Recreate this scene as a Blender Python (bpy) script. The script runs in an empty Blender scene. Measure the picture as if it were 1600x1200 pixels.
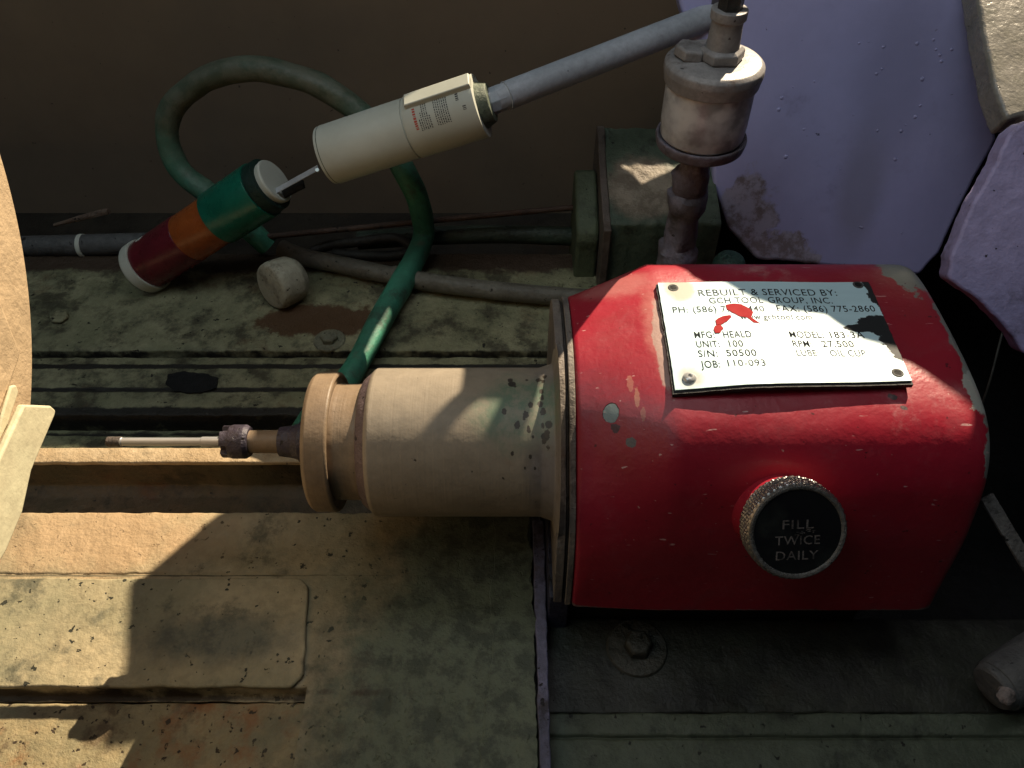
import bpy, bmesh, math, random
from mathutils import Vector, Matrix, noise, Quaternion
from mathutils.geometry import tessellate_polygon
random.seed(7)
C = bpy.context.scene.collection
S = bpy.context.scene
PI = math.pi

# ------------------------------------------------------------------ camera
F_PX = 1250.0; PITCH = math.radians(47)
CAM = Vector((0, 0, .45))
FW = Vector((0, math.cos(PITCH), -math.sin(PITCH))); UP = Vector((0, math.sin(PITCH), math.cos(PITCH)))
cd = bpy.data.cameras.new('camera'); cam = bpy.data.objects.new('camera', cd); C.objects.link(cam)
cam.location = CAM; cam.rotation_euler = (PI/2-PITCH, 0, 0)
cd.sensor_width = 36; cd.lens = 36*F_PX/1600; cd.clip_start = .01; cd.clip_end = 50
S.camera = cam
def ray(x, y): return FW + Vector(((x-800)/F_PX, 0, 0)) - UP*((y-600)/F_PX)
def at(x, y, ax, v):                       # photograph point -> place on the plane axis = v
    d = ray(x, y); return CAM + d*((v-CAM[ax])/d[ax])

# ------------------------------------------------------------------ light
w = bpy.data.worlds.new('World'); S.world = w; w.use_nodes = True
w.node_tree.nodes['Background'].inputs[0].default_value = (.75, .85, 1, 1)
w.node_tree.nodes['Background'].inputs[1].default_value = .009
S.view_settings.view_transform = 'Standard'; S.view_settings.look = 'None'; S.view_settings.exposure = 0; S.view_settings.gamma = 1
SUN = Vector((.41, .67, .61)).normalized()
def lamp(kind, name, loc, target, energy, col, **kw):
    l = bpy.data.lights.new(name, kind); l.energy = energy; l.color = col
    for k, v in kw.items(): setattr(l, k, v)
    o = bpy.data.objects.new(name, l); C.objects.link(o); o.location = loc
    o.rotation_euler = (Vector(target)-Vector(loc)).to_track_quat('-Z', 'Y').to_euler(); return o
TGT = Vector((-.02, .3, .05))
lamp('SPOT', 'window_sunlight', TGT+SUN*4.0, TGT, 1950, (1, .83, .60), spot_size=math.radians(22), spot_blend=.1, shadow_soft_size=.012)
lamp('AREA', 'window_skylight', (-.4, .15, 1.15), (.15, .32, .1), 2.1, (.76, .95, .95), shape='RECTANGLE', size=.7, size_y=.5)
lamp('AREA', 'clerestory_light', (.12, .42, .95), (.12, .75, .15), 1.1, (.95, .96, 1), shape='RECTANGLE', size=.5, size_y=.25)
lamp('AREA', 'room_light', (-.9, -.3, 1.3), (0, .35, 0), .75, (.60, .64, 1), size=.9)

# ------------------------------------------------------------------ materials
def rgb(c): return (*c, 1) if len(c) == 3 else c
class NT:
    def __init__(s, name, rough=.6, metal=0, spec=.5):
        s.m = bpy.data.materials.new(name); s.m.use_nodes = True; s.t = s.m.node_tree; s.b = s.t.nodes['Principled BSDF']
        s.b.inputs['Roughness'].default_value = rough; s.b.inputs['Metallic'].default_value = metal
        s.b.inputs['Specular IOR Level'].default_value = spec
        s.tc = s.t.nodes.new('ShaderNodeTexCoord'); s.geo = s.t.nodes.new('ShaderNodeNewGeometry')
    def n(s, typ, **kw):
        x = s.t.nodes.new(typ)
        for k, v in kw.items(): setattr(x, k, v)
        return x
    def L(s, a, b): s.t.links.new(a, b)
    def noise(s, scale, detail=4, rough=.6, seed=0, stretch=None):
        x = s.n('ShaderNodeTexNoise'); x.inputs['Scale'].default_value = scale; x.inputs['Detail'].default_value = detail; x.inputs['Roughness'].default_value = rough
        mp = s.n('ShaderNodeMapping'); mp.inputs['Location'].default_value = (seed*1.7, seed*.9, seed*.31)
        if stretch: mp.inputs['Scale'].default_value = stretch
        s.L(s.tc.outputs['Object'], mp.inputs[0]); s.L(mp.outputs[0], x.inputs['Vector']); return x.outputs['Fac']
    def step(s, v, lo, hi, inv=False):
        r = s.n('ShaderNodeMapRange'); r.interpolation_type = 'SMOOTHSTEP'
        s.L(v, r.inputs['Value']); r.inputs['From Min'].default_value = lo; r.inputs['From Max'].default_value = hi
        if inv: r.inputs['To Min'].default_value = 1; r.inputs['To Max'].default_value = 0
        return r.outputs[0]
    def math(s, op, a, b=0):
        x = s.n('ShaderNodeMath', operation=op)
        for i, v in enumerate((a, b)):
            if hasattr(v, 'links'): s.L(v, x.inputs[i])
            else: x.inputs[i].default_value = v
        return x.outputs[0]
    def mix(s, f, a, b):
        x = s.n('ShaderNodeMix', data_type='RGBA')
        if hasattr(f, 'links'): s.L(f, x.inputs[0])
        else: x.inputs[0].default_value = f
        for i, v in ((6, a), (7, b)):
            if hasattr(v, 'links'): s.L(v, x.inputs[i])
            else: x.inputs[i].default_value = rgb(v)
        return x.outputs[2]
    def blob(s, c, r, amp=.5, scale=60, soft=.12, seed=0, object_space=False):
        a = s.n('ShaderNodeVectorMath', operation='SUBTRACT'); s.L(s.tc.outputs['Object'] if object_space else s.geo.outputs['Position'], a.inputs[0]); a.inputs[1].default_value = c
        d = s.n('ShaderNodeVectorMath', operation='DIVIDE'); s.L(a.outputs[0], d.inputs[0]); d.inputs[1].default_value = r
        l = s.n('ShaderNodeVectorMath', operation='LENGTH'); s.L(d.outputs[0], l.inputs[0])
        nz = s.noise(scale, 5, .65, seed)
        v = s.math('ADD', l.outputs['Value'], s.math('MULTIPLY', s.math('SUBTRACT', nz, .5), amp*2))
        return s.step(v, 1-soft, 1+soft, True)
    def bump(s, h, dist, strength=1, prev=None):
        x = s.n('ShaderNodeBump'); x.inputs['Distance'].default_value = dist; x.inputs['Strength'].default_value = strength
        s.L(h, x.inputs['Height'])
        if prev is not None: s.L(prev, x.inputs['Normal'])
        return x.outputs[0]
    def out(s, col=None, rough=None, nrm=None, metal=None):
        if col is not None:
            if hasattr(col, 'links'): s.L(col, s.b.inputs['Base Color'])
            else: s.b.inputs['Base Color'].default_value = rgb(col)
        if rough is not None: s.L(rough, s.b.inputs['Roughness'])
        if nrm is not None: s.L(nrm, s.b.inputs['Normal'])
        if metal is not None: s.L(metal, s.b.inputs['Metallic'])
        return s.m
def grimy(name, base, base2, dark, rust=None, scale=14, dirt=.5, spots=.5, rough=.6, bump=.0012, metal=0, seed=0, blobs=(), rings=0, spec=.4, rustamt=.5, fine=1.0, stretch=None):
    """worn paint or metal: two tones, dark grime patches, rust, pits"""
    k = NT(name, rough, metal, spec)
    col = k.mix(k.step(k.noise(scale, 5, .6, seed, stretch), .35, .65), base, base2)
    col = k.mix(k.math('MULTIPLY', k.step(k.noise(scale*9, 4, .7, seed+5), .3, .75), .45*fine), col, tuple(c*.62 for c in base2))
    g = k.step(k.noise(scale*1.6, 8, .72, seed+1, stretch), .60-dirt*.22, .74-dirt*.16)
    col = k.mix(k.math('MULTIPLY', g, .85), col, dark)
    if rust:
        r = k.step(k.noise(scale*.9, 7, .7, seed+2), .66-rustamt*.2, .78-rustamt*.14)
        col = k.mix(k.math('MULTIPLY', r, .8), col, rust)
    pit = k.step(k.noise(190, 3, .55, seed+3), .725-spots*.1, .75-spots*.1)
    col = k.mix(pit, col, tuple(c*.45 for c in dark))
    for c, r, bc, amp, sc, *sf in blobs:
        if hasattr(bc[0], '__len__'): bc = k.mix(k.step(k.noise(62, 8, .75, seed+9), .42, .6), bc[0], bc[1])
        col = k.mix(k.blob(c, r, amp, sc, sf[0] if sf else .12), col, bc)
    n1 = k.bump(k.noise(scale*2.2, 6, .6, seed+4), bump*2.2)
    n1 = k.bump(k.noise(scale*26, 4, .6, seed+6), bump*.35, 1, n1)
    n1 = k.bump(k.math('MULTIPLY', pit, -1), bump*.4, 1, n1)
    if rings: n1 = k.bump(k.noise(900, 2, .5, seed+7, (1, .01, .01)), rings, 1, n1)
    ro = k.math('ADD', k.math('MULTIPLY', k.noise(scale*4, 4, .6, seed+8), .35), rough-.18)
    return k.out(col, ro, n1)

# ------------------------------------------------------------------ mesh helpers
def mesh_obj(name, verts, faces, mat, parent=None, base=None, smooth=40, bevel=0):
    b = Vector(base) if base is not None else (Vector(parent['_b']) if parent is not None and '_b' in parent else Vector((0, 0, 0)))
    me = bpy.data.meshes.new(name)
    me.from_pydata([tuple(Vector(v)-b) for v in verts], [], faces); me.validate(); me.update()
    bm = bmesh.new(); bm.from_mesh(me); bmesh.ops.recalc_face_normals(bm, faces=bm.faces); bm.to_mesh(me); bm.free()
    me.materials.append(mat)
    if smooth:
        me.shade_smooth(); me.set_sharp_from_angle(angle=math.radians(smooth))
    o = bpy.data.objects.new(name, me); C.objects.link(o)
    if parent is not None:
        o.parent = parent
    else: o.location = b
    o['_b'] = tuple(b) 
    if parent is not None: o['_b'] = tuple(b)
    if bevel:
        m = o.modifiers.new('bevel', 'BEVEL'); m.width = bevel; m.segments = 3; m.limit_method = 'ANGLE'; m.angle_limit = math.radians(35)
    return o
def thing(name, loc, label, cat, group=None):
    o = bpy.data.objects.new(name, None); C.objects.link(o); o.location = loc; o.empty_display_size = .02
    o['label'] = label; o['category'] = cat; o['_b'] = tuple(loc)
    if group: o['group'] = group
    return o
def tag(o, label, cat, group=None):
    o['label'] = label; o['category'] = cat
    if group: o['group'] = group
    return o
def struct(o): o['kind'] = 'structure'; return o
def frame_of(axis):
    a = Vector(axis).normalized(); q = Vector((0, 0, 1)).rotation_difference(a); return q
def lathe(prof, c, axis, seg=64, caps=True, lobes=None):
    """prof: (distance along the axis, radius)"""
    q = frame_of(axis); c = Vector(c); V = []; Fc = []
    for i, (h, r) in enumerate(prof):
        for k in range(seg):
            a = 2*PI*k/seg
            rr = r*(lobes(i, a) if lobes else 1)
            V.append(c+q @ Vector((rr*math.cos(a), rr*math.sin(a), h)))
    for i in range(len(prof)-1):
        for k in range(seg):
            k2 = (k+1) % seg
            Fc.append((i*seg+k, i*seg+k2, (i+1)*seg+k2, (i+1)*seg+k))
    if caps: Fc.append(tuple(range(seg-1, -1, -1))); Fc.append(tuple((len(prof)-1)*seg+k for k in range(seg)))
    return V, Fc
def rprof(pts, b=.0008, n=3):
    """round the corners of an open profile by about b"""
    out = [pts[0]]
    for i in range(1, len(pts)-1):
        p0, p1, p2 = Vector(pts[i-1]), Vector(pts[i]), Vector(pts[i+1])
        d0 = (p0-p1); d2 = (p2-p1)
        bb = min(b, d0.length*.45, d2.length*.45)
        a = p1+d0.normalized()*bb; e = p1+d2.normalized()*bb
        for k in range(n+1):
            t = k/n; out.append(tuple(a*(1-t)**2+p1*2*t*(1-t)+e*t*t))
    out.append(pts[-1]); return out
def spline(pts, n):
    """Catmull-Rom through pts, n points per span"""
    P = [Vector(p) for p in pts]; P = [P[0]*2-P[1]]+P+[P[-1]*2-P[-2]]; out = []
    for i in range(1, len(P)-2):
        for k in range(n):
            t = k/n; a, b, c, d = P[i-1:i+3]
            out.append(.5*((2*b)+(c-a)*t+(2*a-5*b+4*c-d)*t*t+(3*b-a-3*c+d)*t**3))
    out.append(P[-2]); return out
def tube(pts, r, seg=20, n=10, wob=0, smooth=True):
    P = spline(pts, n) if smooth else [Vector(p) for p in pts]
    V = []; Fc = []; up = Vector((.1, .2, 1)).normalized()
    for i, p in enumerate(P):
        t = (P[min(i+1, len(P)-1)]-P[max(i-1, 0)]).normalized()
        s = t.cross(up); 
        if s.length < 1e-4: s = t.cross(Vector((1, 0, 0)))
        s.normalize(); u = s.cross(t).normalized(); up = u
        rr = r(i/(len(P)-1)) if callable(r) else r
        for k in range(seg):
            a = 2*PI*k/seg
            q = rr*(1+wob*noise.noise(Vector((i*.23, math.cos(a)*1.3, math.sin(a)*1.3+r_seed))))
            V.append(p+s*q*math.cos(a)+u*q*math.sin(a))
    for i in range(len(P)-1):
        for k in range(seg): k2 = (k+1) % seg; Fc.append((i*seg+k, i*seg+k2, (i+1)*seg+k2, (i+1)*seg+k))
    Fc.append(tuple(range(seg))); Fc.append(tuple((len(P)-1)*seg+k for k in range(seg)))
    return V, Fc
r_seed = 0.0
def box(x0, x1, y0, y1, z0, z1):
    V = [(x, y, z) for x in (x0, x1) for y in (y0, y1) for z in (z0, z1)]
    return V, [(0, 1, 3, 2), (4, 6, 7, 5), (0, 4, 5, 1), (2, 3, 7, 6), (0, 2, 6, 4), (1, 5, 7, 3)]
def prism(front, back):
    n = len(front); V = list(front)+list(back)
    Fc = [tuple(range(n)), tuple(range(2*n-1, n-1, -1))]+[(i, i+n, (i+1) % n+n, (i+1) % n) for i in range(n)]
    return V, Fc
def rough_outline(P, step, amp, scale, seed=0, closed=True):
    """subdivide a polygon outline and jitter it inside its own plane"""
    P = [Vector(p) for p in P]; nrm = (P[1]-P[0]).cross(P[2]-P[1]).normalized(); out = []
    N = len(P)
    for i in range(N):
        a, b = P[i], P[(i+1) % N]; L = (b-a).length; k = max(1, int(L/step)); t = (b-a).normalized(); s = t.cross(nrm)
        for j in range(k):
            p = a.lerp(b, j/k); out.append(p+s*amp*(noise.noise(p*scale+Vector((seed, 0, 0)))+.5*noise.noise(p*scale*2.7+Vector((0, seed, 0)))))
    return out
def slab(name, poly, nrm, th, mat, parent=None, base=None, step=.004, amp=.0012, scale=90, seed=0, bevel=.0015, bulge=0):
    """thick casting with a ragged outline: subdivided front face set back along nrm"""
    out = rough_outline(poly, step, amp, scale, seed)
    nrm = Vector(nrm).normalized()
    back = [p-nrm*th for p in out]
    return mesh_obj(name, *prism(out, back), mat, parent, base, smooth=35, bevel=bevel)
def strip(name, xs, prof, mat, parent=None, base=None, amp=.0004, scale=70, seed=0, nb=3, b=.0018, xend=None):
    """extrude a (y,z) profile along x with cast-iron wobble"""
    pr = rprof(prof, b, nb); P = []
    for i in range(len(pr)-1):
        a, c = Vector(pr[i]), Vector(pr[i+1]); k = max(1, int((c-a).length/.008))
        for j in range(k): P.append(a.lerp(c, j/k))
    P.append(Vector(pr[-1]))
    x0, x1, nx = xs; V = []; Fc = []
    for i in range(nx+1):
        x = x0+(x1-x0)*i/nx
        for (y, z) in P:
            q = Vector((x, y, z))*scale; n1 = noise.noise(q+Vector((seed, 0, 0)))+.6*noise.noise(q*2.6)
            n2 = noise.noise(q+Vector((0, 31+seed, 0)))+.6*noise.noise(q*2.9)
            V.append((x, y+amp*n1, z+amp*n2))
    m = len(P)
    for i in range(nx):
        for j in range(m-1): Fc.append((i*m+j, (i+1)*m+j, (i+1)*m+j+1, i*m+j+1))
    return mesh_obj(name, V, Fc, mat, parent, base, smooth=60)
def text_mesh(body, extr=.0):
    cu = bpy.data.curves.new('t', 'FONT'); cu.body = body; cu.size = 1; cu.offset = .006; cu.extrude = extr; cu.space_character = 1.08; cu.resolution_u = 3
    o = bpy.data.objects.new('t', cu); C.objects.link(o)
    dg = bpy.context.evaluated_depsgraph_get(); me = bpy.data.meshes.new_from_object(o.evaluated_get(dg))
    v = [p.co.copy() for p in me.vertices]; f = [tuple(p.vertices) for p in me.polygons]
    C.objects.unlink(o); bpy.data.objects.remove(o); bpy.data.meshes.remove(me)
    x0 = min(p.x for p in v); x1 = max(p.x for p in v)
    return [((p.x-x0)/(x1-x0), p.y/.69, p.z) for p in v], f

# colours (linear)
TAN = (.42, .30, .19)
M = {}
CREAM_DIRT = dict(rust=(.16, .065, .022))
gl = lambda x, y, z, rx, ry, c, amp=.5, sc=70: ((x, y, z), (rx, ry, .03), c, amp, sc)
hole_c = at(300, 597, 2, 0)
rs = at(500, 500, 2, 0)
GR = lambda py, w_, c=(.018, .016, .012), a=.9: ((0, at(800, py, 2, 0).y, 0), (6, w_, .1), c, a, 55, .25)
M['bed_back'] = grimy('bed_back_paint', (.30, .285, .17), (.20, .20, .115), (.035, .03, .018), (.10, .05, .022), scale=19, dirt=.66, spots=.5, rustamt=.5, seed=1, bump=.002,
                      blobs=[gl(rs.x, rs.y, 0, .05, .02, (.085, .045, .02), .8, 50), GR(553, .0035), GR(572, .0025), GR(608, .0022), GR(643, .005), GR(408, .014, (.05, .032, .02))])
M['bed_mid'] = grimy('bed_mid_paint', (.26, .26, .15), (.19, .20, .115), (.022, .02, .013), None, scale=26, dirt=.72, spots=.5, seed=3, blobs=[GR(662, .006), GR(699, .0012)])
SHADEZ = ((.05, .10, 0), (.165, .30, .2), ((.125, .142, .095), (.062, .072, .05)),   .35, 26, .22)  # mottled green zone, darkened to put the bed's shade into the colour
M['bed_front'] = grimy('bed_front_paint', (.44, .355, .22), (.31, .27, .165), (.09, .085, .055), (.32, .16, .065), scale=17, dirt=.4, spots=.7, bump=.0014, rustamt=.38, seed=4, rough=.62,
                       blobs=[gl(-.27, .285, 0, .07, .03, (.42, .29, .165), .9, 40)+(.6,), SHADEZ, ((-.40, at(800, 899, 2, 0).y, 0), (.29, .0009, .1), (.12, .10, .06), .8, 55, .25), ((-.40, at(800, 1082, 2, 0).y, 0), (.29, .003, .1), (.05, .035, .02), .8, 55, .25)])
M['bed_rust'] = grimy('bed_rusty_paint', (.38, .29, .155), (.26, .225, .13), (.10, .065, .035), (.27, .105, .035), scale=24, dirt=.4, spots=.9, rustamt=.75, seed=6, blobs=[SHADEZ])
M['bed_dark'] = grimy('scaled_bed_paint', (.25, .25, .175), (.175, .18, .13), (.085, .08, .06), (.15, .105, .065), scale=17, dirt=.5, spots=.45, rustamt=.25, seed=21, bump=.0016)
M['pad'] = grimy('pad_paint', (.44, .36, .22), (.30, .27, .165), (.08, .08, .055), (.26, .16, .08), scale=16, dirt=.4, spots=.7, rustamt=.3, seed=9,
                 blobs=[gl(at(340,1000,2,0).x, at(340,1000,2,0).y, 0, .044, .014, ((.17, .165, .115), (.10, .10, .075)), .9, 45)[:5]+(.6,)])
M['darkened'] = grimy('shade_darkened_paint', (.035, .037, .025), (.02, .02, .015), (.008, .008, .006), (.03, .018, .01), scale=16, dirt=.7, spots=.3, rough=.55, seed=12)  # paint darkened to carry the shade at lower right and under the housing
M['ledge'] = grimy('ledge_paint', (.085, .10, .068), (.06, .07, .048), (.018, .02, .014), None, scale=18, dirt=.5, spots=.35, seed=13)
M['gutter'] = grimy('gutter_grime', (.03, .024, .016), (.018, .014, .01), (.006, .005, .004), (.05, .022, .01), scale=20, dirt=.5, seed=14)
M['trough'] = grimy('shaded_trough', (.085, .06, .035), (.06, .05, .03), (.02, .018, .012), (.07, .03, .012), scale=24, dirt=.5, spots=.4, seed=17)  # darker colour paints shade on the rail face and trough floor
M['rail'] = grimy('rail_paint', (.52, .40, .25), (.42, .30, .17), (.16, .10, .05), (.25, .12, .05), scale=30, dirt=.1, spots=.1, rustamt=.2, seed=16)
M['wall'] = grimy('brown_sheet_metal', (.21, .158, .11), (.175, .132, .094), (.13, .098, .07), None, scale=4, dirt=-.2, spots=.05, rough=.5, bump=.0003, seed=18, fine=.3)
M['black'] = grimy('black_and_shade', (.006, .006, .006), (.004, .004, .004), (.002, .002, .002), None, scale=30, rough=.8, seed=2)  # black parts, and painted shade in the hole, pit and gap

# ------------------------------------------------------------------ machine bed (what everything stands on)
bed = bpy.data.objects.new('machine_bed', None); C.objects.link(bed); bed['kind'] = 'structure'
Y = lambda py, z=0: at(800, py, 2, z).y
g1 = Y(552)
strip('back_strip', (-.75, .2, 380), [(Y(392), -.03), (Y(396), 0), (g1+.003, 0), (g1+.002, -.012), (g1-.003, -.012), (g1-.0035, -.0005),
      (Y(608)+.0012, -.0005), (Y(608), -.0022), (Y(608)-.0012, -.001), (Y(647), -.001), (Y(649), -.02)], M['bed_back'], bed, seed=1, amp=.0007)
strip('channel', (-.75, .2, 260), [(Y(645), -.018), (Y(672), -.018), (Y(674), -.004), (Y(699), -.004), (Y(701), -.006)], M['bed_mid'], bed, seed=2, amp=.0009)
strip('rail', (-.75, .02, 300), [(Y(700), -.02), (Y(700)+.0005, .0), (Y(722), 0), (Y(722)-.0002, -.003)], M['rail'], bed, seed=3, amp=.00035, b=.0012)
strip('trough', (-.75, .02, 260), [(Y(722)+.0004, -.002), (Y(722)-.0004, -.027), (.336, -.031), (.29, -.031)], M['trough'], bed, seed=3, amp=.0006, b=.0015)
by = Y(800)
gx = at(478, 1085, 2, 0).x
strip('front_block', (-.75, gx, 300), [(by, -.035), (by, 0), (Y(897)+.0012, 0), (Y(897), -.0012), (Y(897)-.0012, 0), (Y(1074), 0), (Y(1078), -.008), (Y(1092), -.008), (Y(1096), -.0005)], M['bed_front'], bed, seed=4, amp=.0007)
strip('front_apron', (-.75, gx, 300), [(Y(1094), -.012), (Y(1096)-.0003, -.001), (.0, -.001), (-.15, -.002), (-.15, -.1)], M['bed_rust'], bed, seed=6, amp=.0006)
strip('front_block', (gx, .012, 120), [(by, -.035), (by, 0), (Y(1100), .0), (.0, -.0005), (-.15, -.001), (-.15, -.1)], M['bed_front'], bed, seed=4, amp=.0009)
# raised pad with a rounded corner
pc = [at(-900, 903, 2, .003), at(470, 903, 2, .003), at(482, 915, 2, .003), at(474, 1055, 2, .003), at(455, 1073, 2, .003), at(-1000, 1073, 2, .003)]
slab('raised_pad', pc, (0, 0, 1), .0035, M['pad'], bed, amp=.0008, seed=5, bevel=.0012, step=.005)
slab('paint_layer', [at(x, y, 2, .0011) for x, y in ((770, 806), (826, 806), (834, 950), (842, 1230), (748, 1230), (756, 1110), (770, 1020), (764, 940), (774, 870))], (0, 0, 1), .0016, M['bed_front'], bed, amp=.0022, scale=110, seed=6, bevel=.0004, step=.0018)
# right of the mounting plate: lower ledge, black pit added behind it for the shade
ly1, ly2 = Y(1113, -.012), Y(1152, -.012)
strip('shaded_ledge', (.012, .75, 260), [(.235, -.16), (.232, -.012), (ly1, -.012), (ly1-.001, -.014), (ly1-.002, -.009)], M['darkened'], bed, seed=7, amp=.0006)
strip('front_ledge', (.012, .75, 260), [(ly1-.0005, -.02), (ly1-.0015, -.0085), (ly2, -.0085), (ly2-.001, -.0115), (ly2-.0022, -.0085), (-.12, -.0085), (-.12, -.1)], M['ledge'], bed, seed=9, amp=.0005)
mesh_obj('shade_pit_floor', *box(.005, .75, .22, .73, -.19, -.17), M['black'], bed)
mesh_obj('shade_pit_side', *box(-.0, .012, -.12, .36, -.18, -.0015), M['black'], bed)
mesh_obj('gutter', *box(-.9, .2, Y(394), .73, -.10, -.06), M['gutter'], bed)
mesh_obj('bed_core', *box(-.75, -.002, -.15, Y(394)-.002, -.2, -.033), M['gutter'], bed)
mesh_obj('bed_core', *box(-.002, .199, .36, Y(394)-.002, -.2, -.0245), M['gutter'], bed)
# oval hole in the back strip, its shade painted as a flat black patch
hp = [at(258, 600, 2, .0006), at(262, 585, 2, .0006), at(285, 580, 2, .0006), at(318, 584, 2, .0006), at(340, 590, 2, .0006), at(338, 606, 2, .0006), at(312, 614, 2, .0006), at(275, 612, 2, .0006)]
slab('slot_hole_shade', hp, (0, 0, 1), .001, M['black'], bed, amp=.0012, scale=160, bevel=0, step=.002, seed=2)
wall = struct(mesh_obj('back_wall', *box(-1.0, .9, .73, .742, -.12, .19), M['wall']))

# ------------------------------------------------------------------ mounting plate with lilac edge
mp = thing('mounting_plate', (.02, .2, 0), 'narrow lilac painted edge plate standing on the bed below the red housing', 'plate')
M['lilac_worn'] = grimy('worn_lilac_paint', (.19, .18, .28), (.10, .10, .15), (.03, .025, .03), (.08, .05, .03), scale=40, dirt=.5, spots=.6, seed=31)
M['lilac_dark'] = grimy('dark_lilac_paint', (.05, .05, .09), (.03, .03, .05), (.01, .01, .012), None, scale=40, seed=32)
e = [at(832, 812, 2, .004), at(850, 812, 2, .004), at(862, 1240, 2, .004), at(845, 1240, 2, .004)]
slab('edge_strip', e, (0, 0, 1), .02, M['lilac_worn'], mp, amp=.0008, scale=120, seed=4, bevel=.0008)
mesh_obj('side_block', *box(e[1].x+.0005, .0335, .226, .36, -.02, .026), M['lilac_dark'], mp, bevel=.001)
mesh_obj('base_block', *box(.034, .215, .235, .375, -.16, .031), M['darkened'], mp, bevel=.001)

# ------------------------------------------------------------------ grinding spindle
AX = (0, .283, .099)
sp = thing('grinding_spindle', (.1, .29, .03), 'red cast grinding spindle with steel nameplate, knurled filler cap and tan nose', 'spindle')
PX = lambda px: (px-800)*.4503/1250*.9985
k = NT('red_enamel', .42, 0, .5)
col = k.mix(k.step(k.noise(9, 5, .6, 3), .38, .66), (.31, .010, .026), (.25, .011, .024))
col = k.mix(k.math('MULTIPLY', k.step(k.noise(24, 6, .75, 1), .5, .75), .35), col, (.20, .02, .02))
dusty = k.step(k.noise(30, 7, .75, 7), .52, .72)
P_ = lambda px, py, z=.15: tuple(at(px, py, 2, z))
col = k.mix(k.math('MULTIPLY', k.math('MULTIPLY', dusty, k.blob(P_(1190, 415), (.13, .018, .03), .8, 40, .5)), .75), col, (.45, .22, .20))
col = k.mix(k.math('MULTIPLY', k.blob(P_(1040, 520), (.012, .035, .03), .6, 60, .3, 3), .35), col, (.45, .22, .18))
col = k.mix(k.math('MULTIPLY', k.blob(tuple(at(1000, 640, 2, .128)), (.004, .009, .012), .8, 80, .5, 3), .25), col, (.40, .2, .13))
col = k.mix(k.math('MULTIPLY', k.blob(tuple(at(965, 440, 2, .15)), (.02, .012, .02), .7, 60, .4, 2), .45), col, (.45, .2, .18))
col = k.mix(k.math('MULTIPLY', k.blob(tuple(at(1036, 535, 2, .154)), (.0045, .034, .02), .7, 70, .1, 8), .85), col, (.34, .24, .21))
for c, r, a, sc, cc in (((.231, .370, .153), (.015, .022, .03), .8, 90, (.17, .18, .16)), ((.240, .30, .15), (.0062, .06, .03), .8, 110, (.19, .19, .17)), ((.2375, .275, .151), (.0085, .014, .02), .9, 130, (.34, .34, .30)),
        ((.2385, .245, .135), (.0045, .012, .012), .8, 130, (.22, .22, .20)), ((.225, .392, .142), (.03, .006, .02), .8, 80, (.17, .18, .16)),
        ((.0520, .2620, .1365), (.0028, .003, .003), .7, 300, (.05, .01, .02)), ((.0603, .2545, .1334), (.0028, .0024, .003), .7, 400, (.10, .09, .09)),
        ((.0612, .2830, .1474), (.0016, .0045, .006), .9, 350, (.34, .10, .08)), ((.0640, .2740, .1462), (.0013, .006, .006), .9, 350, (.36, .13, .09)), ((.0665, .2650, .1435), (.0012, .004, .005), .9, 350, (.32, .09, .07)),
        ((.1918, .2701, .1509), (.0024, .0018, .003), .8, 400, (.035, .03, .03)), ((.1960, .2640, .1495), (.0018, .0013, .003), .9, 400, (.06, .05, .05))):
    col = k.mix(k.blob(c, r, a, sc, .06, 2), col, cc)
chip = k.blob((.0510, .2698, .1389), (.0042, .0048, .006), .30, 160, .05)
col = k.mix(chip, col, (.16, .20, .20))
col = k.mix(k.math('MULTIPLY', k.math('MULTIPLY', dusty, k.blob((.19, .266, .15), (.06, .016, .02), .7, 60, .5)), .6), col, (.46, .24, .24))
film = k.step(k.noise(50, 8, .8, 21), .5, .8); col = k.mix(k.math('MULTIPLY', film, .28), col, (.28, .12, .13)); scr = k.step(k.noise(420, 2, .5, 11, (.22, 1, 1)), .715, .755)
col = k.mix(k.math('MULTIPLY', scr, .7), col, (.6, .38, .36))
spk = k.step(k.noise(300, 2, .5, 12), .74, .78); col = k.mix(k.math('MULTIPLY', spk, .5), col, (.55, .35, .3))
col = k.mix(k.math('MULTIPLY', k.step(k.noise(210, 2, .5, 15), .73, .76), .8), col, (.05, .008, .01))
edge = k.step(k.math('ADD', k.geo.outputs['Pointiness'], k.math('MULTIPLY', k.math('SUBTRACT', k.noise(60, 6, .75, 31), .5), .16)), .575, .60)
col = k.mix(k.math('MULTIPLY', edge, .85), col, (.16, .13, .12))
ro = k.math('ADD', k.math('MULTIPLY', k.noise(22, 5, .65, 5), .38), .22)
nb = k.bump(k.noise(14, 3, .5, 5), .0022); nb = k.bump(k.noise(110, 4, .6, 6), .00035, 1, nb); nb = k.bump(k.noise(420, 3, .5, 6), .0001, 1, nb); nb = k.bump(k.math('MULTIPLY', chip, -1), .0006, 1, nb)
M['red'] = k.out(col, ro, nb)
PR = [(.216, .03), (.2195, .055), (.2235, .084), (.229, .106), (.2355, .1245), (.2465, .1395), (.263, .149), (.29, .1535), (.33, .1545), (.36, .153), (.379, .148), (.389, .138), (.3935, .122), (.394, .09), (.394, .03)]
PL = [(.218, .0305), (.220, .057), (.2250, .081), (.234, .099), (.248, .113), (.263, .126), (.279, .137), (.297, .1435), (.317, .1455), (.337, .1435), (.357, .139), (.372, .130), (.380, .115), (.383, .09), (.382, .033)]
prR = spline([Vector((*p, 0)) for p in PR], 7); prL = spline([Vector((*p, 0)) for p in PL], 7)
ctr = Vector((.30, .085, 0)); secs = []
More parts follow.
